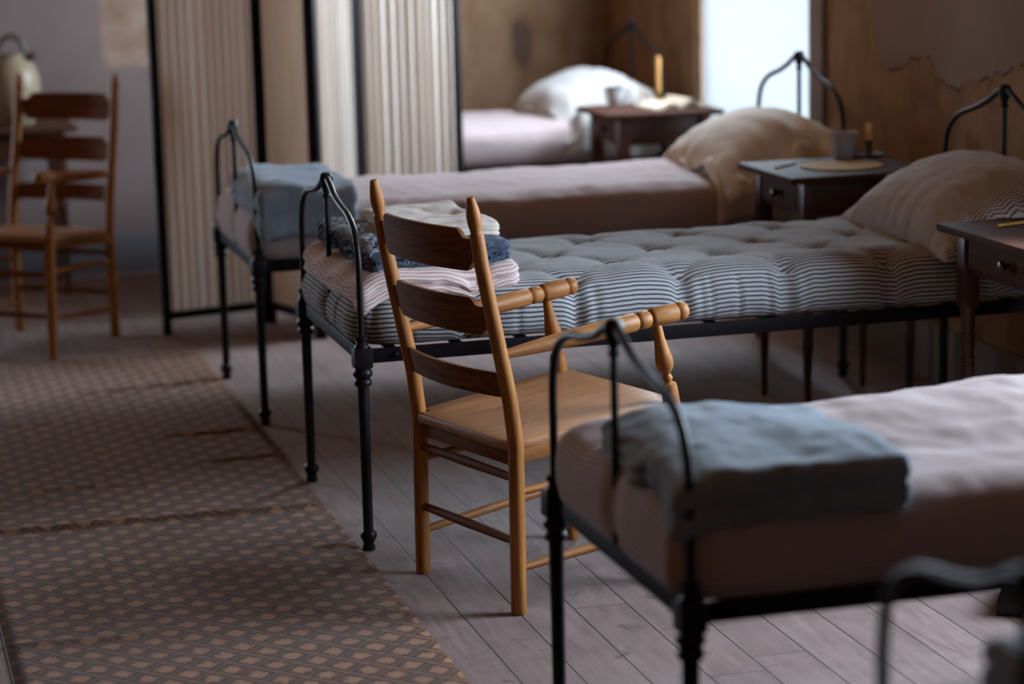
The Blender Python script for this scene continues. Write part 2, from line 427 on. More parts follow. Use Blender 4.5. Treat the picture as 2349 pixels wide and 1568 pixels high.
wo = tag(fr.build('window_3', M['whitepaint']), kind='structure')
MB().box(((wa+wb)/2, yg+.005, (wz0+wz1)/2), (wb-wa-.04, .004, wz1-wz0-.06), 0).build('window_pane', M['glass'], wo, False)
MB().box(((wa+wb)/2, YB+.01, wz0-.015), (wb-wa+.1, .14, .03), .004).build('window_sill', M['whitepaint'], wo)
structure('wall_front', MB().box(((XL+XW)/2, YF-.1, ZC/2), (XW-XL+.1, .2, ZC), 0), M['ochre'])
TH = .11
WN = 0
def wall_with_windows(name, xin, sg, wins, mat):
    global WN
    wr = MB()
    def wseg(y0, y1, z0, z1): wr.box((xin+sg*TH/2, (y0+y1)/2, (z0+z1)/2), (TH, y1-y0, z1-z0), 0)
    ys = [YF-.2]+[q for (a, b, z0, z1) in sorted(wins) for q in (a, b)]+[YB+.2]
    for i in range(0, len(ys), 2): wseg(ys[i], ys[i+1], 0, ZC)
    for (a, b, z0, z1) in wins: wseg(a, b, 0, z0); wseg(a, b, z1, ZC)
    structure(name, wr, mat)
    for (a, b, z0, z1) in wins:
        WN += 1; xg = xin+sg*.075; fr = MB(); d = .04
        for y in (a+.02, b-.02): fr.box((xg, y, (z0+z1)/2), (d, .04, z1-z0), .003)
        for z in (z0+.03, z1-.03, z0+.78): fr.box((xg, (a+b)/2, z), (d, b-a-.08, .045), .003)
        wo = tag(fr.build('window_%d' % WN, M['whitepaint']), kind='structure')
        MB().box((xg+sg*.005, (a+b)/2, (z0+z1)/2), (.004, b-a-.06, z1-z0-.06), 0).build('window_pane', M['glass'], wo, False)
        MB().box((xin+sg*.02, (a+b)/2, z0-.015), (.14, b-a+.10, .03), .004).build('window_sill', M['whitepaint'], wo)
        cs = MB()
        cs.box((xin-sg*.008, a-.07, (z0+z1)/2), (.026, .12, z1-z0+.2), .004)
        cs.box((xin-sg*.008, (a+b)/2, z1+.05), (.026, b-a+.02, .10), .004)
        cs.build('window_casing', M['mauvepaint'], wo)
wall_with_windows('wall_right', XW, 1, WIN, M['wall_right'])
# unseen panel added square to the wall to block the other window's light
for o in list(COL.objects):
    if o.name == 'window_2':
        sh = MB()
        for k in range(2):
            xc = XW-.03-.125-.25*k
            sh.box((xc, 5.22, 1.42), (.242, .022, 1.22), .003)
            for z in (1.12, 1.72): sh.box((xc, 5.208, z), (.17, .010, .48), .004)
        sh.build('light_block', M['mauvepaint'], o)
# white cotton curtain across the lower part of the visible window; the one above is added out of view to cut grazing light
def curtain(x, y0, y1, z0, z1, folds, amp):
    V = []; F = []; n = 120; m = 10
    for j in range(m+1):
        for i in range(n+1):
            u = i/n; v = j/m
            V.append((x+amp*math.sin(u*folds*2*PI+.7*math.sin(u*7))*(1.1-.4*v), y0+(y1-y0)*u, z0+(z1-z0)*v))
    for j in range(m):
        for i in range(n): q = j*(n+1)+i; F.append((q, q+1, q+n+2, q+n+1))
    me = bpy.data.meshes.new('curtain'); me.from_pydata(V, [], F); me.update(); return link('curtain', me, M['curtain'])
wa, wb, wz0, wz1 = WIN[0]
c1 = curtain(XW+.036, wa+.005, wb-.005, wz0+.005, 1.30, 9, .004)
MB().tube([(XW+.036, wa, 1.285), (XW+.036, wb, 1.285)], .005, 8).build('rod', M['brass'], c1)
tag(c1, 'white cotton half curtain covering the lower part of the bright window', 'curtain', 'curtains at the window')
c2 = curtain(XW+.036, wa+.005, wa+.28, 1.31, wz1-.01, 8, .014)
tag(c2, 'added white curtain above the half curtain, out of view, blocking grazing light', 'curtain', 'curtains at the window')
tag(MB().box((XW-.011, (YF+YB)/2, .095), (.022, YB-YF, .19), .006).build('baseboard_right', M['basebrown']), kind='structure')
tag(MB().box(((XL+XW)/2, YB-.011, .085), (XW-XL-.03, .022, .17), .006).build('baseboard_back', M['greypaint']), kind='structure')

# ------------------------------------------------------------------ rug
RIDGE = [((.30, 6.205), (1.16, 6.176), .012), ((.719, 7.875), (1.14, 7.929), .010), ((.88, 7.15), (1.165, 7.155), .010), ((.94, 6.788), (1.165, 6.794), .008),
         ((1.0, 5.768), (1.18, 5.78), .005), ((.27, 5.222), (.56, 5.208), .006), ((.45, 6.63), (.76, 6.59), .005), ((.94, 8.40), (1.17, 8.40), .006), ((.27, 7.5), (.6, 7.46), .005)]
def rugz(x, y):
    h = .0042+.0008*fbm(x, y, 3, 5)
    for (x0, y0), (x1, y1), a in RIDGE:
        t = (x-x0)/(x1-x0); yy = y0+(y1-y0)*t+.008*math.sin(x*23); end = max(0, min(1, (t+.25)/.4))*max(0, min(1, (1.25-t)/.4))
        d = (y-yy)/.014
        if abs(d) < 4: h += a*end*math.exp(-d*d)
    return h
V = []; F = []; nx, ny = 24, 640; x0, x1, y0, y1 = .268, 1.172, 2.2, 8.49
for j in range(ny+1):
    for i in range(nx+1):
        x = x0+(x1-x0)*i/nx; y = y0+(y1-y0)*j/ny
        V.append((x+(.004*fbm(y, 0, 1, 3) if i in (0, nx) else 0), y, rugz(x, y)))
for j in range(ny):
    for i in range(nx):
        a = j*(nx+1)+i; F.append((a, a+1, a+nx+2, a+nx+1))
me = bpy.data.meshes.new('rug'); me.from_pydata(V, [], F); me.update()
rug = link('rug', me, M['rug']); sm = rug.modifiers.new('thickness', 'SOLIDIFY'); sm.thickness = .0025; sm.offset = -1
tag(rug, 'long brown and tan diamond pattern runner rug with creases on board floor', 'rug')

# ------------------------------------------------------------------ iron beds
X0 = 1.195; BL = 1.92; HW = .371
HOOP_F = [(.372, .53), (.372, .64), (.371, .71), (.360, .757), (.328, .80), (.262, .828), (.172, .842), (.10, .858), (.048, .880), (0, .893)]
HOOP_H = [(.372, .70), (.373, .80), (.366, .85), (.345, .893), (.30, .927), (.245, .947), (.172, .965), (.10, .990), (.045, 1.016), (0, 1.030)]
def hoop(prof, x):
    pts = [(x, y, z) for (y, z) in prof]+[(x, -y, z) for (y, z) in prof[-2::-1]]
    return spline(pts, 5)
LEG = [(.001, 0), (.0155, .001), (.0165, .008), (.0135, .016), (.0145, .022), (.021, .034), (.0215, .040), (.018, .048), (.0128, .053), (.0128, .10), (.0135, .30), (.0145, .415), (.0145, .418),
       (.021, .420), (.0225, .427), (.021, .434), (.0175, .437), (.019, .440), (.0245, .446), (.025, .452), (.022, .459), (.020, .461), (.018, .466)]
BOSS = [(.001, 0), (.011, .001), (.012, .006), (.0075, .010), (.0085, .015), (.0135, .030), (.0185, .043), (.018, .055), (.012, .064), (.001, .067)]
def make_bed():
    root = empty('iron_bed', (X0, 0, 0))
    for (x, zt, hp, nm) in ((0, .547, HOOP_F, 'foot'), (BL, .745, HOOP_H, 'head')):
        for sy in (1, -1):
            y = sy*HW
            l = MB().lathe(LEG, (x, y, 0))
            if nm == 'head': l.box((x, y, .615), (.032, .032, .20), .004)
            l.build('leg', M['iron'], root)
            k = MB().box((x, y, .490), (.046, .046, .050), .004)
            zb = .515 if nm == 'foot' else .715
            if nm == 'head': k.build('corner_casting', M['iron'], root); k = MB().box((x, y, .715), (.044, .044, .045), .004); zb = .737
            k.lathe([(.02, zb-.004), (.018, zb+.004), (.0125, zb+.010), (.0125, zb+.016), (.0165, zb+.020), (.0165, zb+.027), (.009, zb+.031), (.001, zb+.032)], (x, y, 0))
            k.build('corner_casting' if nm == 'foot' else 'post_casting', M['iron'], root)
        MB().tube(hoop(hp, x), .0082, 12).build('foot_hoop' if nm == 'foot' else 'head_hoop', M['iron'], root)
        zc = hp[-1][1]; zr = .505 if nm == 'foot' else .715
        MB().tube([(x, 0, zr), (x, 0, zc-.04)], .0072, 10).build('rod', M['iron'], root)
        MB().lathe(BOSS, (x, 0, zc-.053)).build('boss', M['iron'], root)
        cr = MB().box((x, 0, .492), (.010, 2*HW-.04, .036), .002); cr.box((x+.014*(1 if nm == 'foot' else -1), 0, .476), (.03, 2*HW-.04, .006), .001)
        if nm == 'head': cr.box((x, 0, .715), (.012, 2*HW-.04, .022), .003)
        cr.build('cross_rail', M['iron_matte'], root)
    for sy in (1, -1):
        r = MB().box((BL/2, sy*HW, .492), (BL-.04, .007, .036), .002); r.box((BL/2, sy*(HW-.015), .476), (BL-.04, .030, .006), .001)
        rl = r.build('side_rail', M['iron_matte'], root)
        for xx in (.085, BL-.085):
            MB().lathe([(.001, -.006), (.0062, -.0045), (.0075, 0), (.0075, .002), (.001, .0025)], (xx, sy*(HW+.005), .492), 12, 'y').build('rivet', M['iron'], rl)
    bs = MB()
    for i in range(11): bs.box((.10+i*(BL-.2)/10, 0, .484), (.03, 2*HW-.02, .004), .001)
    for j in range(5): bs.box((BL/2, -.28+j*.14, .488), (BL-.06, .02, .004), .001)
    bs.build('lath_base', M['iron'], root)
    return root
# bed: (name key, foot X, centre Y, label)
BEDS = [('tick', X0, 6.093, 'black iron bed under the bare striped tufted mattress'),
        ('mid', X0, 7.583, 'black iron bed beside folding screen under pink mattress with one blue blanket'),
        ('front', 1.238, 3.84, 'black iron bed with blue blanket at its foot, in front of the armchair'),
        ('far', 1.265, 9.57, 'black iron bed at the far end of the row, partly behind folding screen'),
        ('edge', X0, 2.27, 'black iron bed cut by the bottom right corner, only its foot hoop visible')]
proto = make_bed(); beds = {}
for i, (k, x, y, lb) in enumerate(BEDS):
    o = proto if i == 0 else copy_tree(proto)
    o.location = (x, y, 0); tag(o, lb, 'bed', 'iron beds in a row'); beds[k] = (x, y)

# ------------------------------------------------------------------ striped tufted mattress (bare)
TU = []
for i in range(6):
    TU += [(1.35+.29*i, .185), (1.49+.29*i, -.02), (1.32+.29*i, -.185), (1.46+.285*i, -.335), (1.46+.285*i, .335)]
TU = [(x-X0-.95, y) for x, y in TU]
SEG = []
for a in range(len(TU)):
    for b in range(a+1, len(TU)):
        d = math.hypot(TU[a][0]-TU[b][0], TU[a][1]-TU[b][1])
        if d < .265 and abs(TU[a][1]-TU[b][1]) > .1: SEG.append((TU[a], TU[b]))
def segd(x, y, s):
    (ax, ay), (bx, by) = s; ux, uy = bx-ax, by-ay; t = max(0, min(1, ((x-ax)*ux+(y-ay)*uy)/(ux*ux+uy*uy)))
    return math.hypot(x-ax-t*ux, y-ay-t*uy), t
def mtop(x, y):
    ex = max(0, 1-(.95-abs(x))/.09); ey = max(0, 1-(.365-abs(y))/.11)
    h = .662-.030*ex*ex-.036*ey*ey
    for (tx, ty) in TU:
        d = math.hypot(x-tx, (y-ty))
        if d < .3: h -= .032*math.exp(-(d/.028)**1.05)
        if d < .2: h -= .009*math.exp(-d/.06)*abs(math.cos(1.5*math.atan2(y-ty, x-tx)+.4+tx*2))**10*min(1, d/.01)
    m = 9
    for s in SEG:
        if abs(x-s[0][0]) < .35:
            d, t = segd(x, y, s); m = min(m, d)
    h -= .005*math.exp(-(m/.012))
    return h+.004*fbm(x, y, 5, 7)
def mside(s, k, x, y):
    e = [1, 1, 1, 1, 1, .8, .4, 0, 0][k] if k < 9 else 0
    g = 0
    for (tx, ty) in TU:
        if abs(ty) > .3 and ty*y > 0 and abs(y) > .3: g = max(g, math.exp(-((x-tx)/.022)**2)*.016+math.exp(-((x-tx-.05)/.012)**2)*.006)
    if abs(x) > .93: g = max(g, math.exp(-((y)/.03)**2)*.02)
    pin = max(0, math.sin(s*58+2.2*math.sin(s*13)))**8*(.5+.5*math.sin(s*7.7))
    return (-g*e-.0075*pin*e+.0035*fbm(s, k*.3, 2, 16, 4)*e, .004*fbm(s, k*.2, 9, 8)*e)
mx_, my_ = X0+.955, 6.093
mprof = [(.010, lambda x, y: mtop(x, y)-.012), (.022, .590), (.027, .575), (.029, .560), (.028, .545), (.024, .530), (.014, .518), (0, .512), (-.03, .512)]
mat_o = slab('mattress', .95, .352, .09, mtop, mprof, 250, 96, M['mattress'], None, mside)
mat_o.location = (mx_, my_, 0)
tag(mat_o, 'bare tufted mattress with blue and white ticking stripes on iron bed', 'mattress', 'mattresses on the iron beds')
for (tx, ty) in TU:
    if abs(ty) < .3:
        z = mtop(tx, ty)
        tb_ = MB()
        for k in range(5):
            a = k*1.3+tx*9; tb_.tube([(tx, ty, z-.003), (tx+.004*math.cos(a), ty+.004*math.sin(a), z+.006), (tx+.010*math.cos(a), ty+.010*math.sin(a), z+.009)], .0011, 5)
        tb_.build('tuft', M['tie'], mat_o)

# ------------------------------------------------------------------ mattresses in pale pink covers
def pink(key, seed, label, extra=None, L=.95):
    bx, by = beds[key]
    def top(x, y):
        ex = max(0, 1-(.95-abs(x))/.08); ey = max(0, 1-(.365-abs(y))/.10)
        h = .668-.022*ex*ex-.030*ey*ey+.011*fbm(x, y*1.3, seed, 2.6)+.004*fbm(x*1.5, y, seed+4, 9)
        if extra: h += extra(x, y)
        return h
    def side(s, k, x, y):
        e = 1 if k < 6 else 0; o = .005*fbm(s, k*.25, seed, 5)*e; z = 0
        if x < -.60 and y < -.3:      # folded corner: a flap runs down and back along the near side
            xf = -.80+.032*max(k-1, 0)
            if x < xf: o += .009*e
            o -= .010*math.exp(-((x-xf)/.012)**2)*e
        if x < -.93: o -= .013*math.exp(-((y+.02)/.035)**2)*e
        return o, z
    prof = [(.010, lambda x, y: top(x, y)-.010), (.019, lambda x, y: top(x, y)-.026), (.024, .600), (.026, .575), (.025, .548), (.019, .522), (.008, .506), (-.02, .500)]
    o = slab('mattress', L, .352, .07, top, prof, 180, 60, M['pinkcover'], None, side)
    o.location = (bx+L+.005, by, 0)
    tag(o, label, 'mattress', 'mattresses on the iron beds')
    return o, top
pm, ptop_m = pink('mid', 11, 'pale pink covered mattress beside folding screen, sagging blue blanket on it')
pf, ptop_f = pink('front', 23, 'pale pink covered mattress in front of the armchair, blue blanket at its foot', lambda x, y: .012*math.sin(x*4.5+1)+.006*math.sin(y*8+x*3))
pa, ptop_a = pink('far', 37, 'pinkish mattress at the far end of the row behind the candle table')
pe, ptop_e = pink('edge', 41, 'mattress below the bottom right corner on the nearest iron bed')

# ------------------------------------------------------------------ pillows
def pillow(name, mat, a, b, th, label, loc, ry, seed, group, rz=0):
    n = 70; V = []; F = []; UV = []
    def pt(u, v, s):
        pu = 1-.10*(1-v*v)*abs(u)**3; pv = 1-.07*(1-u*u)*abs(v)**3
        x = a*u*pu; y = b*v*pv
        k = max(0, (1-abs(u)**2.4))**.62*max(0, (1-abs(v)**2.6))**.62
        e = max(abs(u), abs(v)); rad = math.exp(-((1-e)/.22))
        ang = v if abs(u) > abs(v) else u
        wr = .017*rad*fbm(ang*3.1, seed, 2 if abs(u) > abs(v) else 5, 2.6, 3)*min(1, k*6)+.006*fbm(u, v, seed, 3)*min(1, k*3)
        z = s*(th*k*(1.12 if s > 0 else .55))+wr
        z -= .03*(x/a)*0
        return (x, y, z)
    for s in (1, -1):
        for j in range(n+1):
            for i in range(n+1): V.append(pt(-1+2*i/n, -1+2*j/n, s))
    o = (n+1)**2
    for s in range(2):
        for j in range(n):
            for i in range(n):
                q = [s*o+j*(n+1)+i, s*o+j*(n+1)+i+1, s*o+(j+1)*(n+1)+i+1, s*o+(j+1)*(n+1)+i]
                F.append(q if s == 0 else q[::-1])
    me = bpy.data.meshes.new(name); me.from_pydata(V, [], F); ul = me.uv_layers.new(name='UVMap'); li = 0
    for f in F:
        for q in f: ul.data[li].uv = (V[q][0], V[q][1]); li += 1
    bm = bmesh.new(); bm.from_mesh(me); bmesh.ops.remove_doubles(bm, verts=bm.verts, dist=.0004); bm.to_mesh(me); bm.free()
    ob = link(name, me, mat); ob.location = loc; ob.rotation_euler = (0, ry, rz)
    tag(ob, label, 'pillow', group); return ob
PR = -math.radians(20)
pillow('pillow', M['pillowtick'], .235, .375, .118, 'plump blue and white striped ticking pillow on the bare tufted mattress', (2.94, 6.01, .715), PR, 3, 'pillows at the bed heads')
pm1 = pillow('pillow', M['pillowcase'], .235, .37, .118, 'plump pillow in white case at window, behind the table with grey cup', (2.93, 7.60, .70), PR, 8, 'pillows at the bed heads')
pa1 = pillow('pillow', M['linen'], .235, .37, .122, 'white pillow at the far bed head, behind the candle table', (2.955, 9.63, .69), PR, 13, 'pillows at the bed heads')
from mathutils.bvhtree import BVHTree
def drape(pil, bx, by, mat, seed):
    # loose end of the pillow case: follows the pillow over its near half, then hangs down the near side
    bpy.context.view_layer.update()
    mw = pil.matrix_world; bv = BVHTree.FromPolygons([mw @ v.co for v in pil.data.vertices], [p.vertices[:] for p in pil.data.polygons])
    V = []; F = []; nu, nv = 40, 60; xa, xb = bx+1.49, bx+1.90
    for i in range(nu+1):
        u = i/nu; last = None; drop = None
        for j in range(nv+1):
            v = j/nv; x = xa+(xb-xa)*u+.02*math.sin(v*4+seed)*(1-u)
            if v < .62:
                y = by+.06-.405*(v/.62); h = bv.ray_cast(Vector((x, y, 2)), Vector((0, 0, -1)))[0]
                z = (h.z if h else (last if last else .70)-.012)+.007
                z += .016*max(0, math.sin(x*30+y*6+seed))**2*min(1, v*2.2)
                last = z
            else:
                q = (v-.62)/.38; z0 = last; y = by-.345-.055*min(1, q*2.5)**.7-.016*math.sin(u*15+seed)*q; z = z0+(.535+.02*math.sin(u*6)-z0)*q
            V.append((x, y, z))
    for i in range(nu):
        for j in range(nv):
            a = i*(nv+1)+j; F.append((a, a+1, a+nv+2, a+nv+1))
    me = bpy.data.meshes.new('pillow_case_flap'); me.from_pydata(V, [], F); me.update()
    o = link('pillow_case_flap', me, mat); md = o.modifiers.new('thickness', 'SOLIDIFY'); md.thickness = .004
    sb = o.modifiers.new('soft', 'SMOOTH'); sb.factor = .5; sb.iterations = 4
    o.parent = pil; o.matrix_parent_inverse = mw.inverted()
drape(pm1, beds['mid'][0], beds['mid'][1], M['pillowcase'], 1)
drape(pa1, beds['far'][0], beds['far'][1], M['linen'], 5)

# ------------------------------------------------------------------ folded blankets
def folded(name, cx, cy, base, hx, hy, h, layers, mat, seed, label, cat, group, rz=0, sag=None, amp=.008, edge=.012, n=(70, 70), cr=.02, wob=.010, soft=.006, flat=.62, drop=lambda x: 0):
    """base(world x, world y) -> height of what it lies on"""
    sag = sag or (lambda x, y: 0)
    bot = lambda x, y: base(cx+x, cy+y)+.001
    def top(x, y):
        e = max(0, 1-min((hx-abs(x)), (hy-abs(y)))/.025)
        return max(base(cx+x*flat, cy+y*flat)-drop(x)+h, bot(x, y)+.02)-soft*e*e+amp*fbm(x, y, seed, 6)+.35*amp*fbm(x, y, seed+3, 18)+sag(x, y)
    prof = []; K = 5*layers
    for r in range(1, K+1):
        t = r/K; ph = (t*layers) % 1 if r < K else 1
        o = edge*math.sqrt(max(0, 1-(2*ph-1)**2))
        prof.append((o, (lambda x, y, t=t: (1-t)*(top(x, y)-.002)+t*bot(x, y))))
    prof.append((-.02, bot))
    jit = lambda x, y: (wob*fbm(x, y, seed+7, 6)*(abs(x)/hx), wob*fbm(x, y, seed+9, 6)*(abs(y)/hy))
    side = lambda s, k, x, y: (.004*fbm(s, k*.35, seed, 14, 3), 0)
    o = slab(name, hx, hy, cr, top, prof, n[0], n[1], mat, None, side, jit)
    o.location = (cx, cy, 0); o.rotation_euler = (0, 0, rz)
    tag(o, label, cat, group)
    return o, top
def on_top(f, cx, cy, rz=0):
    c_, s_ = math.cos(rz), math.sin(rz)
    return lambda wx, wy: f((wx-cx)*c_+(wy-cy)*s_, -(wx-cx)*s_+(wy-cy)*c_)
G1 = 'folded blankets on the beds'
bf = on_top(ptop_f, beds['front'][0]+.955, beds['front'][1]); bm_ = on_top(ptop_m, beds['mid'][0]+.955, beds['mid'][1]); be = on_top(ptop_e, beds['edge'][0]+.955, beds['edge'][1])
folded('folded_blanket', 1.425, 3.705, bf, .190, .245, .062, 2, M['blue'], 5, 'slate blue wool blanket with ragged edge, folded on front bed by the chair', 'blanket', G1, math.radians(-3),
       lambda x, y: .005*math.sin(x*13+y*7), .006, .008, wob=.024, soft=.003, drop=lambda x: .032*max(0, (-x-.09)/.10)**1.6)
folded('folded_blanket', 1.345, 7.42, bm_, .150, .27, .078, 2, M['blue'], 15, 'slate blue blanket sagging in folds on pink mattress beside folding screen', 'blanket', G1, 0,
       lambda x, y: .016*math.cos((x+.14)*15)*(.6-y*1.5), .006, .009, wob=.016, soft=.003, drop=lambda x: .03*max(0, (-x-.06)/.09)**1.6)
folded('folded_blanket', 1.425, 2.26, be, .15, .27, .07, 2, M['blue'], 25, 'dark blue blanket cropped by the bottom right corner of the photo', 'blanket', G1)
# stack on the striped mattress, bottom to top; the foot end sags and rumples
G2 = 'stack of folded blankets on the striped mattress'
bt = lambda wx, wy: mtop(wx-mx_, wy-my_)
def rump(a, f): return lambda x, y: a*math.sin(y*f+x*9)*max(0, min(1, (-x-.05)/.08))
s1, t1 = folded('folded_blanket', 1.385, 6.02, bt, .205, .280, .046, 2, M['pinkblanket'], 31, 'pink and white striped blanket, lowest in the stack on striped mattress', 'blanket', G2, math.radians(3), rump(.007, 34), .003, .009, wob=.010, flat=.9)
b1 = on_top(t1, 1.385, 6.02, math.radians(3))
s2, t2 = folded('folded_blanket', 1.405, 6.03, b1, .180, .260, .048, 2, M['navy'], 43, 'shaggy navy blanket with fringed lace edge, in the middle of the stack', 'blanket', G2, math.radians(2), None, .005, .012, wob=.012, flat=.95)
b2 = on_top(t2, 1.405, 6.03, math.radians(2))
s3, t3 = folded('folded_sheet', 1.450, 6.04, b2, .125, .225, .038, 3, M['cream'], 53, 'cream white folded sheets on top of the blanket stack behind chair', 'sheet', None, math.radians(1), None, .004, .005, wob=.008, flat=.95)
# fringe of loose yarn and a pale lace band on the navy blanket's foot end
fr = MB()
for k in range(320):
    if k < 200: y = -.255+.51*random.random(); x = -.178; d = (-.014, random.uniform(-.01, .01)); z = t2(x+.02, y)-.004-random.random()*.036
    else: x = -.17+.35*random.random(); y = -.262; d = (random.uniform(-.008, .008), -.012); z = t2(x, y+.01)-.006-random.random()*.034
    fr.tube([(x, y, z), (x+d[0]*.6, y+d[1]*.6, z+.004*random.random()), (x+d[0]*1.2, y+d[1]*1.2, z-.009)], .0015, 5)
f_o = fr.build('fringe', M['navy'], s2); f_o['kind'] = 'stuff'
lb = MB(); V = []; F = []; nu, nv = 80, 26
for j in range(nv+1):
    for i in range(nu+1):
        v = j/nv; y = -.262+.524*i/nu; x = -.06-.13*v
        z = t2(max(x, -.178), max(-.255, min(.255, y)))+.004+.003*math.sin(i*1.9)*math.sin(j*1.7)+.004*fbm(x, y, 3, 30)
        if x < -.178: z -= (-.178-x)*1.6
        V.append((x, y, z))
for j in range(nv):
    for i in range(nu):
        if 12 < j < 20 and (i+3*(j//2)) % 7 < 2: continue
        a = j*(nu+1)+i; F.append((a, a+1, a+nu+2, a+nu+1))
lb.add(V, F); l_o = lb.build('lace_band', M['greyblue'], s2); md = l_o.modifiers.new('thickness', 'SOLIDIFY'); md.thickness = .003
l_o['label'] = 'pale grey blue lace band'

# ------------------------------------------------------------------ ladder-back armchair
def lp(tab, z):
    for (z0, x0), (z1, x1) in zip(tab, tab[1:]):
        if z <= z1: return x0+(x1-x0)*(z-z0)/(z1-z0)
    return tab[-1][1]
RP = [(0, 0), (.20, .002), (.39, .003), (.45, -.004), (.50, -.010), (.55, -.020), (.60, -.031), (.70, -.052), (.81, -.075), (.90, -.089), (.965, -.100)]
def make_chair():
    root = empty('ladder_back_armchair', (0, 0, 0))
    YP = .209
    for s in (1, -1):
        zs = [0, .004]+[.02+.855*i/40 for i in range(41)]+[.8785, .8815, .885, .890, .897, .907, .918, .928, .938, .948, .956, .9605, .961]
        def rad(z):
            if z < .003: return .0165
            if z <= .8755: return .0182-.0018*max(0, (z-.4)/.475)
            return lp([(.8755, .0165), (.8785, .0158), (.8815, .0130), (.885, .0128), (.897, .0152), (.910, .0168), (.922, .0165), (.940, .0135), (.956, .0098), (.9605, .0086), (.961, .0080)], z)
        MB().tube([(lp(RP, z), s*YP, z) for z in zs], [rad(z) for z in zs], 18).build('rear_post', M['oak'], root)
    # three slats, bowed backwards
    for (e0, e1, m0, m1) in ((.816, .867, .792, .889), (.663, .712, .644, .731), (.502, .560, .502, .560)):
        mb = MB(); n = 48; vs = []; fs = []
        for i in range(n+1):
            t = -1+2*i/n; y = t*(YP-.004); bow = -.030*(1-t*t)
            q = max(0, min(1, (.84-abs(t))/.075)); q = q*q*(3-2*q); q2 = max(0, min(1, (.92-abs(t))/.10))
            lo = e0+(m0-e0)*q2; hi = e1+(m1-e1)*q
            for (z, dx) in ((lo, -.0065), (hi, -.0065), (hi, .0065), (lo, .0065)):
                vs.append((lp(RP, z)+bow+dx, y, z))
        for i in range(n):
            for k in range(4):
                l = (k+1) % 4; fs.append((i*4+k, i*4+l, i*4+4+l, i*4+4+k))
        fs += [(3, 2, 1, 0), tuple(n*4+k for k in range(4))]
        mb.add(vs, fs); o = mb.build('back_slat', M['oak_y'], root)
        bv = o.modifiers.new('soft', 'BEVEL'); bv.width = .002; bv.segments = 2; bv.limit_method = 'ANGLE'; bv.angle_limit = math.radians(50)
    # seat: one thick board, slightly dished, rising to the front, front corners rounded
    def outline(k):
        pts = [(-.014, .188), (-.014, -.188), (.016, -.190), (.020, -.214)]
        fr_ = [(.20, -.228), (.395, -.240), (.432, -.236), (.448, -.205), (.452, 0)]
        full = pts+fr_+[(x, -y) for (x, y) in fr_[-2::-1]]+[(.020, .214), (.016, .190)]
        return full
    st = MB(); ol = spline(outline(0)+[outline(0)[0]], 5)[:-1]; rings = []
    vs = []; fs = []
    zt = lambda x: .402+.088*max(x, 0)
    for (ins, dz) in ((.010, 0), (.003, -.003), (0, -.009), (0, -.020), (.003, -.024)):
        r = []
        for (x, y) in ol:
            d = math.hypot(x-.21, y); f = 1-ins/max(d, .01); xx = .21+(x-.21)*f; yy = y*f
            r.append(len(vs)); vs.append((xx, yy, zt(xx)+dz))
        rings.append(r)
    for f in (.75, .45, .15):
        r = []
        for (x, y) in ol:
            xx = .21+(x-.21)*f; yy = y*f; r.append(len(vs)); vs.append((xx, yy, zt(xx)-.004*(1-f)))
        rings.insert(0, r)
    nn = len(ol)
    for a, b in zip(rings, rings[1:]):
        for k in range(nn): l = (k+1) % nn; fs.append((a[k], b[k], b[l], a[l]))
    fs.append(tuple(rings[0])); fs.append(tuple(rings[-1][::-1]))
    st.add(vs, fs); st.build('seat', M['oak_seat'], root)
    # rails under the seat
    tl = math.atan(.088)
    for s in (1, -1):
        MB().box((.215, s*.212, zt(.215)-.036), (.40, .020, .030), .002, Matrix.Rotation(-tl, 3, 'Y')).build('seat_rail', M['oak_x'], root)
    MB().box((.006, 0, .362), (.022, .37, .036), .002).build('seat_rail', M['oak_y'], root)
    MB().box((.430, 0, zt(.43)-.037), (.020, .42, .030), .002).build('seat_rail', M['oak_y'], root)
    # front posts: turned above the seat, straight leg below
    FPX = [(0, .455), (.145, .445), (.43, .427), (.52, .409), (.62, .387)]
    FR = [(0, .0135), (.004, .0150), (.10, .0165), (.30, .0195), (.40, .0200), (.468, .0195), (.479, .0180), (.4835, .0105), (.486, .0085), (.489, .0105), (.494, .0125), (.500, .0105), (.504, .0085), (.507, .0095), (.513, .0150), (.523, .0198), (.533, .0212), (.545, .0200), (.565, .0165), (.59, .0125), (.625, .0100)]
    for s in (1, -1):
        zz = sorted(set([z for z, _ in FR]+[i*.02 for i in range(1, 22)]))
        yy = lambda z: s*(.234-.012*z)
        fp = MB().tube([(lp(FPX, z), yy(z), z) for z in zz], [lp(FR, z) for z in zz], 18)
        fp.build('front_post', M['oak'], root)
        A = Vector((lp(RP, .604)-.004, s*.210, .602)); B = Vector((.475, s*.226, .648))
        AR = [(0, .0095), (.04, .0105), (.14, .0140), (.28, .0180), (.45, .0206), (.60, .0218), (.705, .0218), (.712, .0205), (.722, .0160), (.732, .0195), (.740, .0208), (.775, .0208), (.783, .0190), (.791, .0160), (.800, .0205), (.808, .0225), (.90, .0228), (.932, .0222), (.940, .0165), (.948, .0195), (.958, .0212), (.978, .0208), (.990, .0170), (.997, .0110), (1.0, .004)]
        MB().tube([A+(B-A)*f for f, _ in AR], [r for _, r in AR], 20).build('arm', M['oak_x'], root)
        for (za, zb) in ((.106, .146), (.283, .312)):
            a = Vector((0, s*.209, za)); b = Vector((lp(FPX, zb), yy(zb), zb))
            MB().tube([a+(b-a)*f for f in (0, .1, .5, .9, 1)], [.0085, .0095, .0110, .0095, .0085], 12).build('stretcher', M['oak_x'], root)
    for z in (.168, .315):
        MB().tube([(lp(RP, z), y, z) for y in (-.209, -.16, 0, .16, .209)], [.0088, .0098, .0112, .0098, .0088], 12).build('stretcher', M['oak_y'], root)
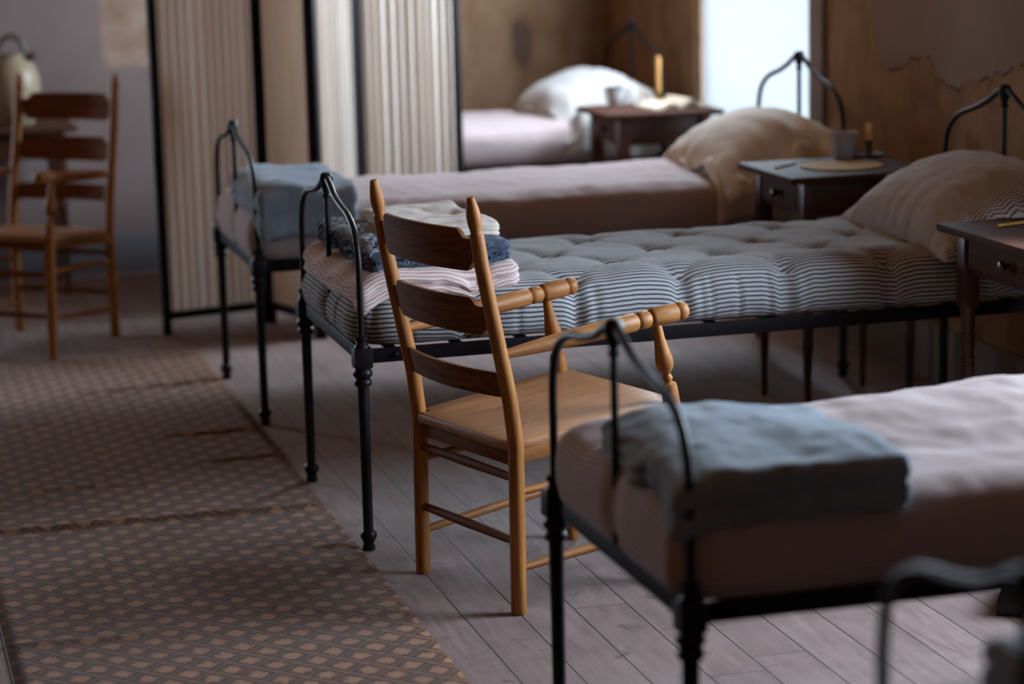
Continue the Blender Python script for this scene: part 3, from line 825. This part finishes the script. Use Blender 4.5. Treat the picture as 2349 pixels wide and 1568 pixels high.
    for z in (.155, .30):
        MB().tube([(lp(FPX, z), y, z) for y in (-.231, -.18, 0, .18, .231)], [.0088, .0098, .0112, .0098, .0088], 12).build('stretcher', M['oak_y'], root)
    return root
ch1 = make_chair(); ch1.location = (1.338, 5.278, 0); ch1.rotation_euler = (0, 0, math.atan2(.303, .953))
tag(ch1, 'light oak ladder-back armchair standing between two iron beds on bare boards', 'chair', 'ladder-back armchairs')
ch2 = copy_tree(ch1); ch2.location = (.764, 9.017, 0); ch2.rotation_euler = (0, 0, math.atan2(-.785, -.62))
tag(ch2, 'wooden ladder-back armchair in shadow by the back wall, beside folding screen', 'chair', 'ladder-back armchairs')

# ------------------------------------------------------------------ small tables
def table(x0, x1, y0, y1, H, label, group, over=.05, apron=.105, block=.195, knobs=True, mats=None, name='bedside_table'):
    cx, cy = (x0+x1)/2, (y0+y1)/2
    root = empty(name, (cx, cy, 0)); dx, dy = x1-x0, y1-y0
    MB().box((0, 0, H-.011), (dx, dy, .022), .008).build('tabletop', M['darkwood_y'], root)
    lx, ly = dx/2-over-.022, dy/2-over+.006
    zb = H-.022-block
    prof = [(.001, 0), (.0105, .001), (.0115, .05), (.0150, .16), (.0175, .20), (.0190, .235)]
    def ring(z): return [(.0185, z), (.0200, z+.005), (.0185, z+.010), (.0168, z+.012)]
    zz = .0
    prof = [(.001, 0), (.0105, .001), (.0112, .06), (.0150, .20), (.0185, .225), (.0160, .240), (.0175, .30), (.0178, .345)]
    for k in range(4): prof += ring(.350+k*.0115)
    prof += [(.0172, .402), (.0178, .42)]
    for k in range(3): prof += ring(.425+k*.0115)
    prof += [(.0175, .465), (.0185, zb-.012), (.0225, zb-.002), (.0225, zb+.004)]
    sc = (zb+.004)/prof[-1][1]
    for sx in (1, -1):
        for sy in (1, -1):
            l = MB().lathe([(r, z) for r, z in prof], (sx*lx, sy*ly, 0), 16)
            l.box((sx*lx, sy*ly, zb+block/2), (.046, .046, block), .004); l.build('leg', M['darkwood'], root)
    for sy in (1, -1): MB().box((0, sy*ly, H-.022-apron/2), (2*lx-.05, .018, apron), .002).build('apron', M['darkwood'], root)
    MB().box((lx, 0, H-.022-apron/2), (.018, 2*ly-.05, apron), .002).build('apron', M['darkwood'], root)
    fx = -lx-.004
    MB().box((fx+.006, 0, H-.022-apron/2), (.014, 2*ly-.05, apron), .002).build('apron', M['darkwood'], root)
    dr = MB().box((fx-.006, 0, H-.024-apron*.45), (.018, 2*ly-.075, apron*.72), .003).build('drawer', M['darkwood_y'], root)
    MB().lathe([(.001, 0), (.007, 0), (.0065, .008), (.013, .016), (.0155, .023), (.013, .029), (.001, .032)], (0, 0, 0), 14, 'x').build('knob', M['darkwood'], dr)
    kn = dr.children[0]; kn.rotation_euler = (0, 0, PI); kn.location = (fx-.013, 0, H-.024-apron*.45)
    tag(root, label, 'table', group); return root
GT = 'bedside tables between the beds'
table(2.70, 3.18, 6.64, 7.085, .742, 'dark bedside table with grey cup, beside the striped pillow', GT)
table(2.80, 3.27, 8.70, 9.12, .742, 'dark bedside table with brass candlestick and open book by window', GT)
table(2.69, 3.17, 5.03, 5.635, .742, 'reddish turned-leg bedside table at the right edge of the photo', GT)
table(.20, .925, 9.86, 10.32, .69, 'dark side table against the back wall carrying a stoneware jug', None, name='side_table', knobs=False)

# ------------------------------------------------------------------ things on the tables
TZ = .742
def cup(x, y, z, r0, r1, h, mat, label, group, handle=None):
    o = MB().lathe([(.001, 0), (r0-.003, 0), (r0, .003), (r0+(r1-r0)*.5, h*.5), (r1-.001, h-.004), (r1+.0015, h-.001), (r1, h), (r1-.003, h-.002), (r0-.002, .006), (.001, .005)], (0, 0, 0), 28)
    c = o.build('cup', mat); c.location = (x, y, z)
    if handle is not None:
        a = handle; hp = []
        for k in range(11):
            q = -PI/2+PI*k/10; rr = (r0+r1)/2-.002+.022*math.cos(q)
            hp.append((rr*math.cos(a), rr*math.sin(a), h*.52+h*.30*math.sin(q)))
        MB().tube(hp, .0035, 8).build('handle', mat, c)
    tag(c, label, 'cup', group)
cup(2.945, 9.06, TZ, .028, .037, .080, M['ceramic'], 'white cup on the dark table with candlestick by the window', 'cups on the bedside tables', 2.2)
cup(3.045, 7.045, TZ, .031, .043, .082, M['greycup'], 'grey tapered cup on dark table between pillows', 'cups on the bedside tables')
def candlestick(x, y, label, hc=.115, mat='brass', lit=True):
    root = empty('candlestick', (x, y, TZ))
    MB().lathe([(.001, 0), (.040, 0), (.046, .006), (.047, .010), (.043, .009), (.012, .006), (.010, .012), (.0085, .035), (.012, .046), (.0135, .052), (.012, .054), (.001, .054)], (0, 0, 0), 24).build('dish', M[mat], root)
    rg = []
    for k in range(17):
        q = 2*PI*k/16; rg.append((-.060+.017*math.cos(q), .012, .020+.017*math.sin(q)))
    MB().tube(rg[:-1], .004, 8, True).build('finger_ring', M[mat], root)
    cn = MB().lathe([(.001, .05), (.0095, .05), (.0095, .054), (.0098, .054+hc), (.008, .054+hc+.004), (.002, .054+hc+.003), (.001, .054+hc+.003)], (0, 0, 0), 18).build('candle', M['wax'], root)
    MB().tube([(0, 0, .054+hc), (.001, 0, .064+hc)], .0010, 6).build('wick', M['black'], cn)
    tag(root, label, 'candlestick', 'candlesticks on the bedside tables'); return root
candlestick(3.125, 9.06, 'brass candlestick with tall candle on the table beside the window', .125)
cs2 = candlestick(3.125, 7.03, 'brown candlestick half hidden behind the grey cup', .05, 'darkglaze')
def leafset(name, x, y, rz, wx, wy, lift, label, cat, mat, group=None):
    mb = MB(); n = 24
    for k in range(4):
        vs = []; fs = []
        for i in range(n+1):
            u = -1+2*i/n; zz = TZ+.001+.0022*k+lift*math.exp(-((abs(u)-.35)/.25)**2)*(1+.25*k)*(.6 if u < 0 else 1)
            for j in range(5): vs.append(((u*(1-.012*k))*wx, (-1+j/2)*wy*(1-.006*k), zz+.0006*j))
        for i in range(n):
            for j in range(4): a = i*5+j; fs.append((a, a+5, a+6, a+1))
        mb.add(vs, fs)
    o = mb.build(name, mat); o.location = (x, y, 0); o.rotation_euler = (0, 0, rz)
    md = o.modifiers.new('thickness', 'SOLIDIFY'); md.thickness = .0018
    tag(o, label, cat, group); return o
leafset('open_book', 3.12, 8.90, math.radians(8), .125, .095, .016, 'open book with curled pages on the table with the brass candlestick', 'book', M['paper'])
# round straw fan lying by the grey cup
n = 36; mb = MB(); vs = [(0, 0, .005)]; fs = []
for k in range(n):
    a = 2*PI*k/n; vs.append((.128*math.cos(a), .118*math.sin(a), .003+.0012*(k % 2)))
for k in range(n): fs.append((0, 1+k, 1+(k+1) % n))
mb.add(vs, fs); fan = mb.build('straw_mat', M['pencil'], None, False); fan.location = (2.945, 6.83, TZ+.0005); md = fan.modifiers.new('thickness', 'SOLIDIFY'); md.thickness = .003; md.offset = 0
M['straw'] = plain('straw', (.48, .29, .10), .8, .2, 0, .35, 60); fan.data.materials[0] = M['straw']
tag(fan, 'flat round straw mat lying on the dark table with the grey cup', 'mat')
def pencil(x, y, a, label, L=.17):
    root = empty('pencil', (x, y, TZ+.0042)); root.rotation_euler = (0, 0, a)
    MB().lathe([(.0038, .012), (.0038, L-.02)], (0, 0, 0), 6, 'x').build('shaft', M['pencil'], root, False)
    MB().lathe([(.0038, L-.02), (.0010, L-.003), (.0005, L)], (0, 0, 0), 10, 'x').build('point', M['pale_wood'], root)
    MB().lathe([(.0041, -.006), (.0043, 0), (.0041, .012)], (0, 0, 0), 12, 'x').build('ferrule', M['brass'], root)
    tag(root, label, 'pencil', 'pencils on the bedside tables')
pencil(2.748, 6.872, math.radians(38), 'yellow pencil lying on the dark table with grey cup', .13)
pencil(2.800, 5.497, math.radians(18), 'yellow pencil on the reddish table at the right edge')
# stoneware jug with basket handle
jr = empty('stoneware_jug', (.695, 10.06, .69))
MB().lathe([(.001, 0), (.072, 0), (.078, .006), (.098, .07), (.108, .14), (.104, .20), (.085, .245), (.052, .272), (.046, .283), (.052, .290), (.045, .292), (.001, .285)], (0, 0, 0), 32).build('body', M['stoneware'], jr)
hp = [(.046*math.cos(a)*1.15, 0, .285+.075*math.sin(a)) for a in [PI*k/14 for k in range(15)]]
MB().tube(hp, .0105, 10).build('bail_handle', M['darkglaze'], jr)
MB().tube([(.05, -.02, .255), (.072, -.03, .275), (.088, -.036, .285)], [.016, .014, .015], 12).build('spout', M['darkglaze'], jr)
tag(jr, 'buff stoneware jug with looped handle on the dark side table', 'jug')

# ------------------------------------------------------------------ folding screen
sc = empty('folding_screen', (1.6, 8.75, 0)); O = Vector((1.6, 8.75, 0))
PT = [(1.097, 8.825), (1.519, 8.929), (1.636, 8.523), (1.861, 8.870), (2.312, 9.03)]
SH = 1.72
for k in range(4):
    a = Vector((*PT[k], 0))-O; b = Vector((*PT[k+1], 0))-O; d = (b-a); L = d.length; d.normalize(); ang = math.atan2(d.y, d.x); R3 = Matrix.Rotation(ang, 3, 'Z')
    a2 = a+d*.017; b2 = b-d*.017
    fr = MB()
    for p in (a2, b2): fr.box((p.x, p.y, SH/2), (.030, .024, SH), .003, R3)
    m = (a+b)/2
    for z in (.072, SH-.03): fr.box((m.x, m.y, z), (L-.062, .020, .030), .003, R3)
    po = fr.build('panel', M['screenwood'], sc)
    V = []; F = []; nu = 200; nz = 6; nrm = Vector((-d.y, d.x, 0)); ple = 11
    for j in range(nz+1):
        for i in range(nu+1):
            u = i/nu; ph = u*ple*2*PI+.8*math.sin(u*9+k*2)+.5*math.sin(u*23+k)
            p = a+d*(.030+(L-.060)*u)+nrm*((.007 if k < 2 else .0105)*math.copysign(abs(math.sin(ph))**.7, math.sin(ph))*(1+.3*math.sin(u*13)))
            V.append((p.x, p.y, .085+(SH-.13)*j/nz))
    for j in range(nz):
        for i in range(nu): q = j*(nu+1)+i; F.append((q, q+1, q+nu+2, q+nu+1))
    me = bpy.data.meshes.new('panel_cloth'); me.from_pydata(V, [], F); me.update(); link('panel_cloth', me, M['screencloth'], po)
tag(sc, 'folding screen with pleated cloth panels in dark frames', 'screen')

# ------------------------------------------------------------------ black box under the front bed
bx = MB(); vs = []
for (z, s) in ((0, 1.0), (.03, 1.0), (.10, .86)):
    for (x, y) in ((0, 0), (.30, 0), (.30, .20), (0, .20)): vs.append((.15+(x-.15)*s, .10+(y-.10)*s, z))
fs = [(3, 2, 1, 0), (8, 9, 10, 11)]
for r in range(2):
    for k in range(4): l = (k+1) % 4; fs.append((r*4+k, r*4+l, r*4+4+l, r*4+4+k))
bx.add(vs, fs); b_o = bx.build('box', M['black'], None, False); b_o.location = (2.40, 4.70, 0); b_o.rotation_euler = (0, 0, math.radians(-35))
tag(b_o, 'black object with sloping side on the floor under the right edge', 'box')
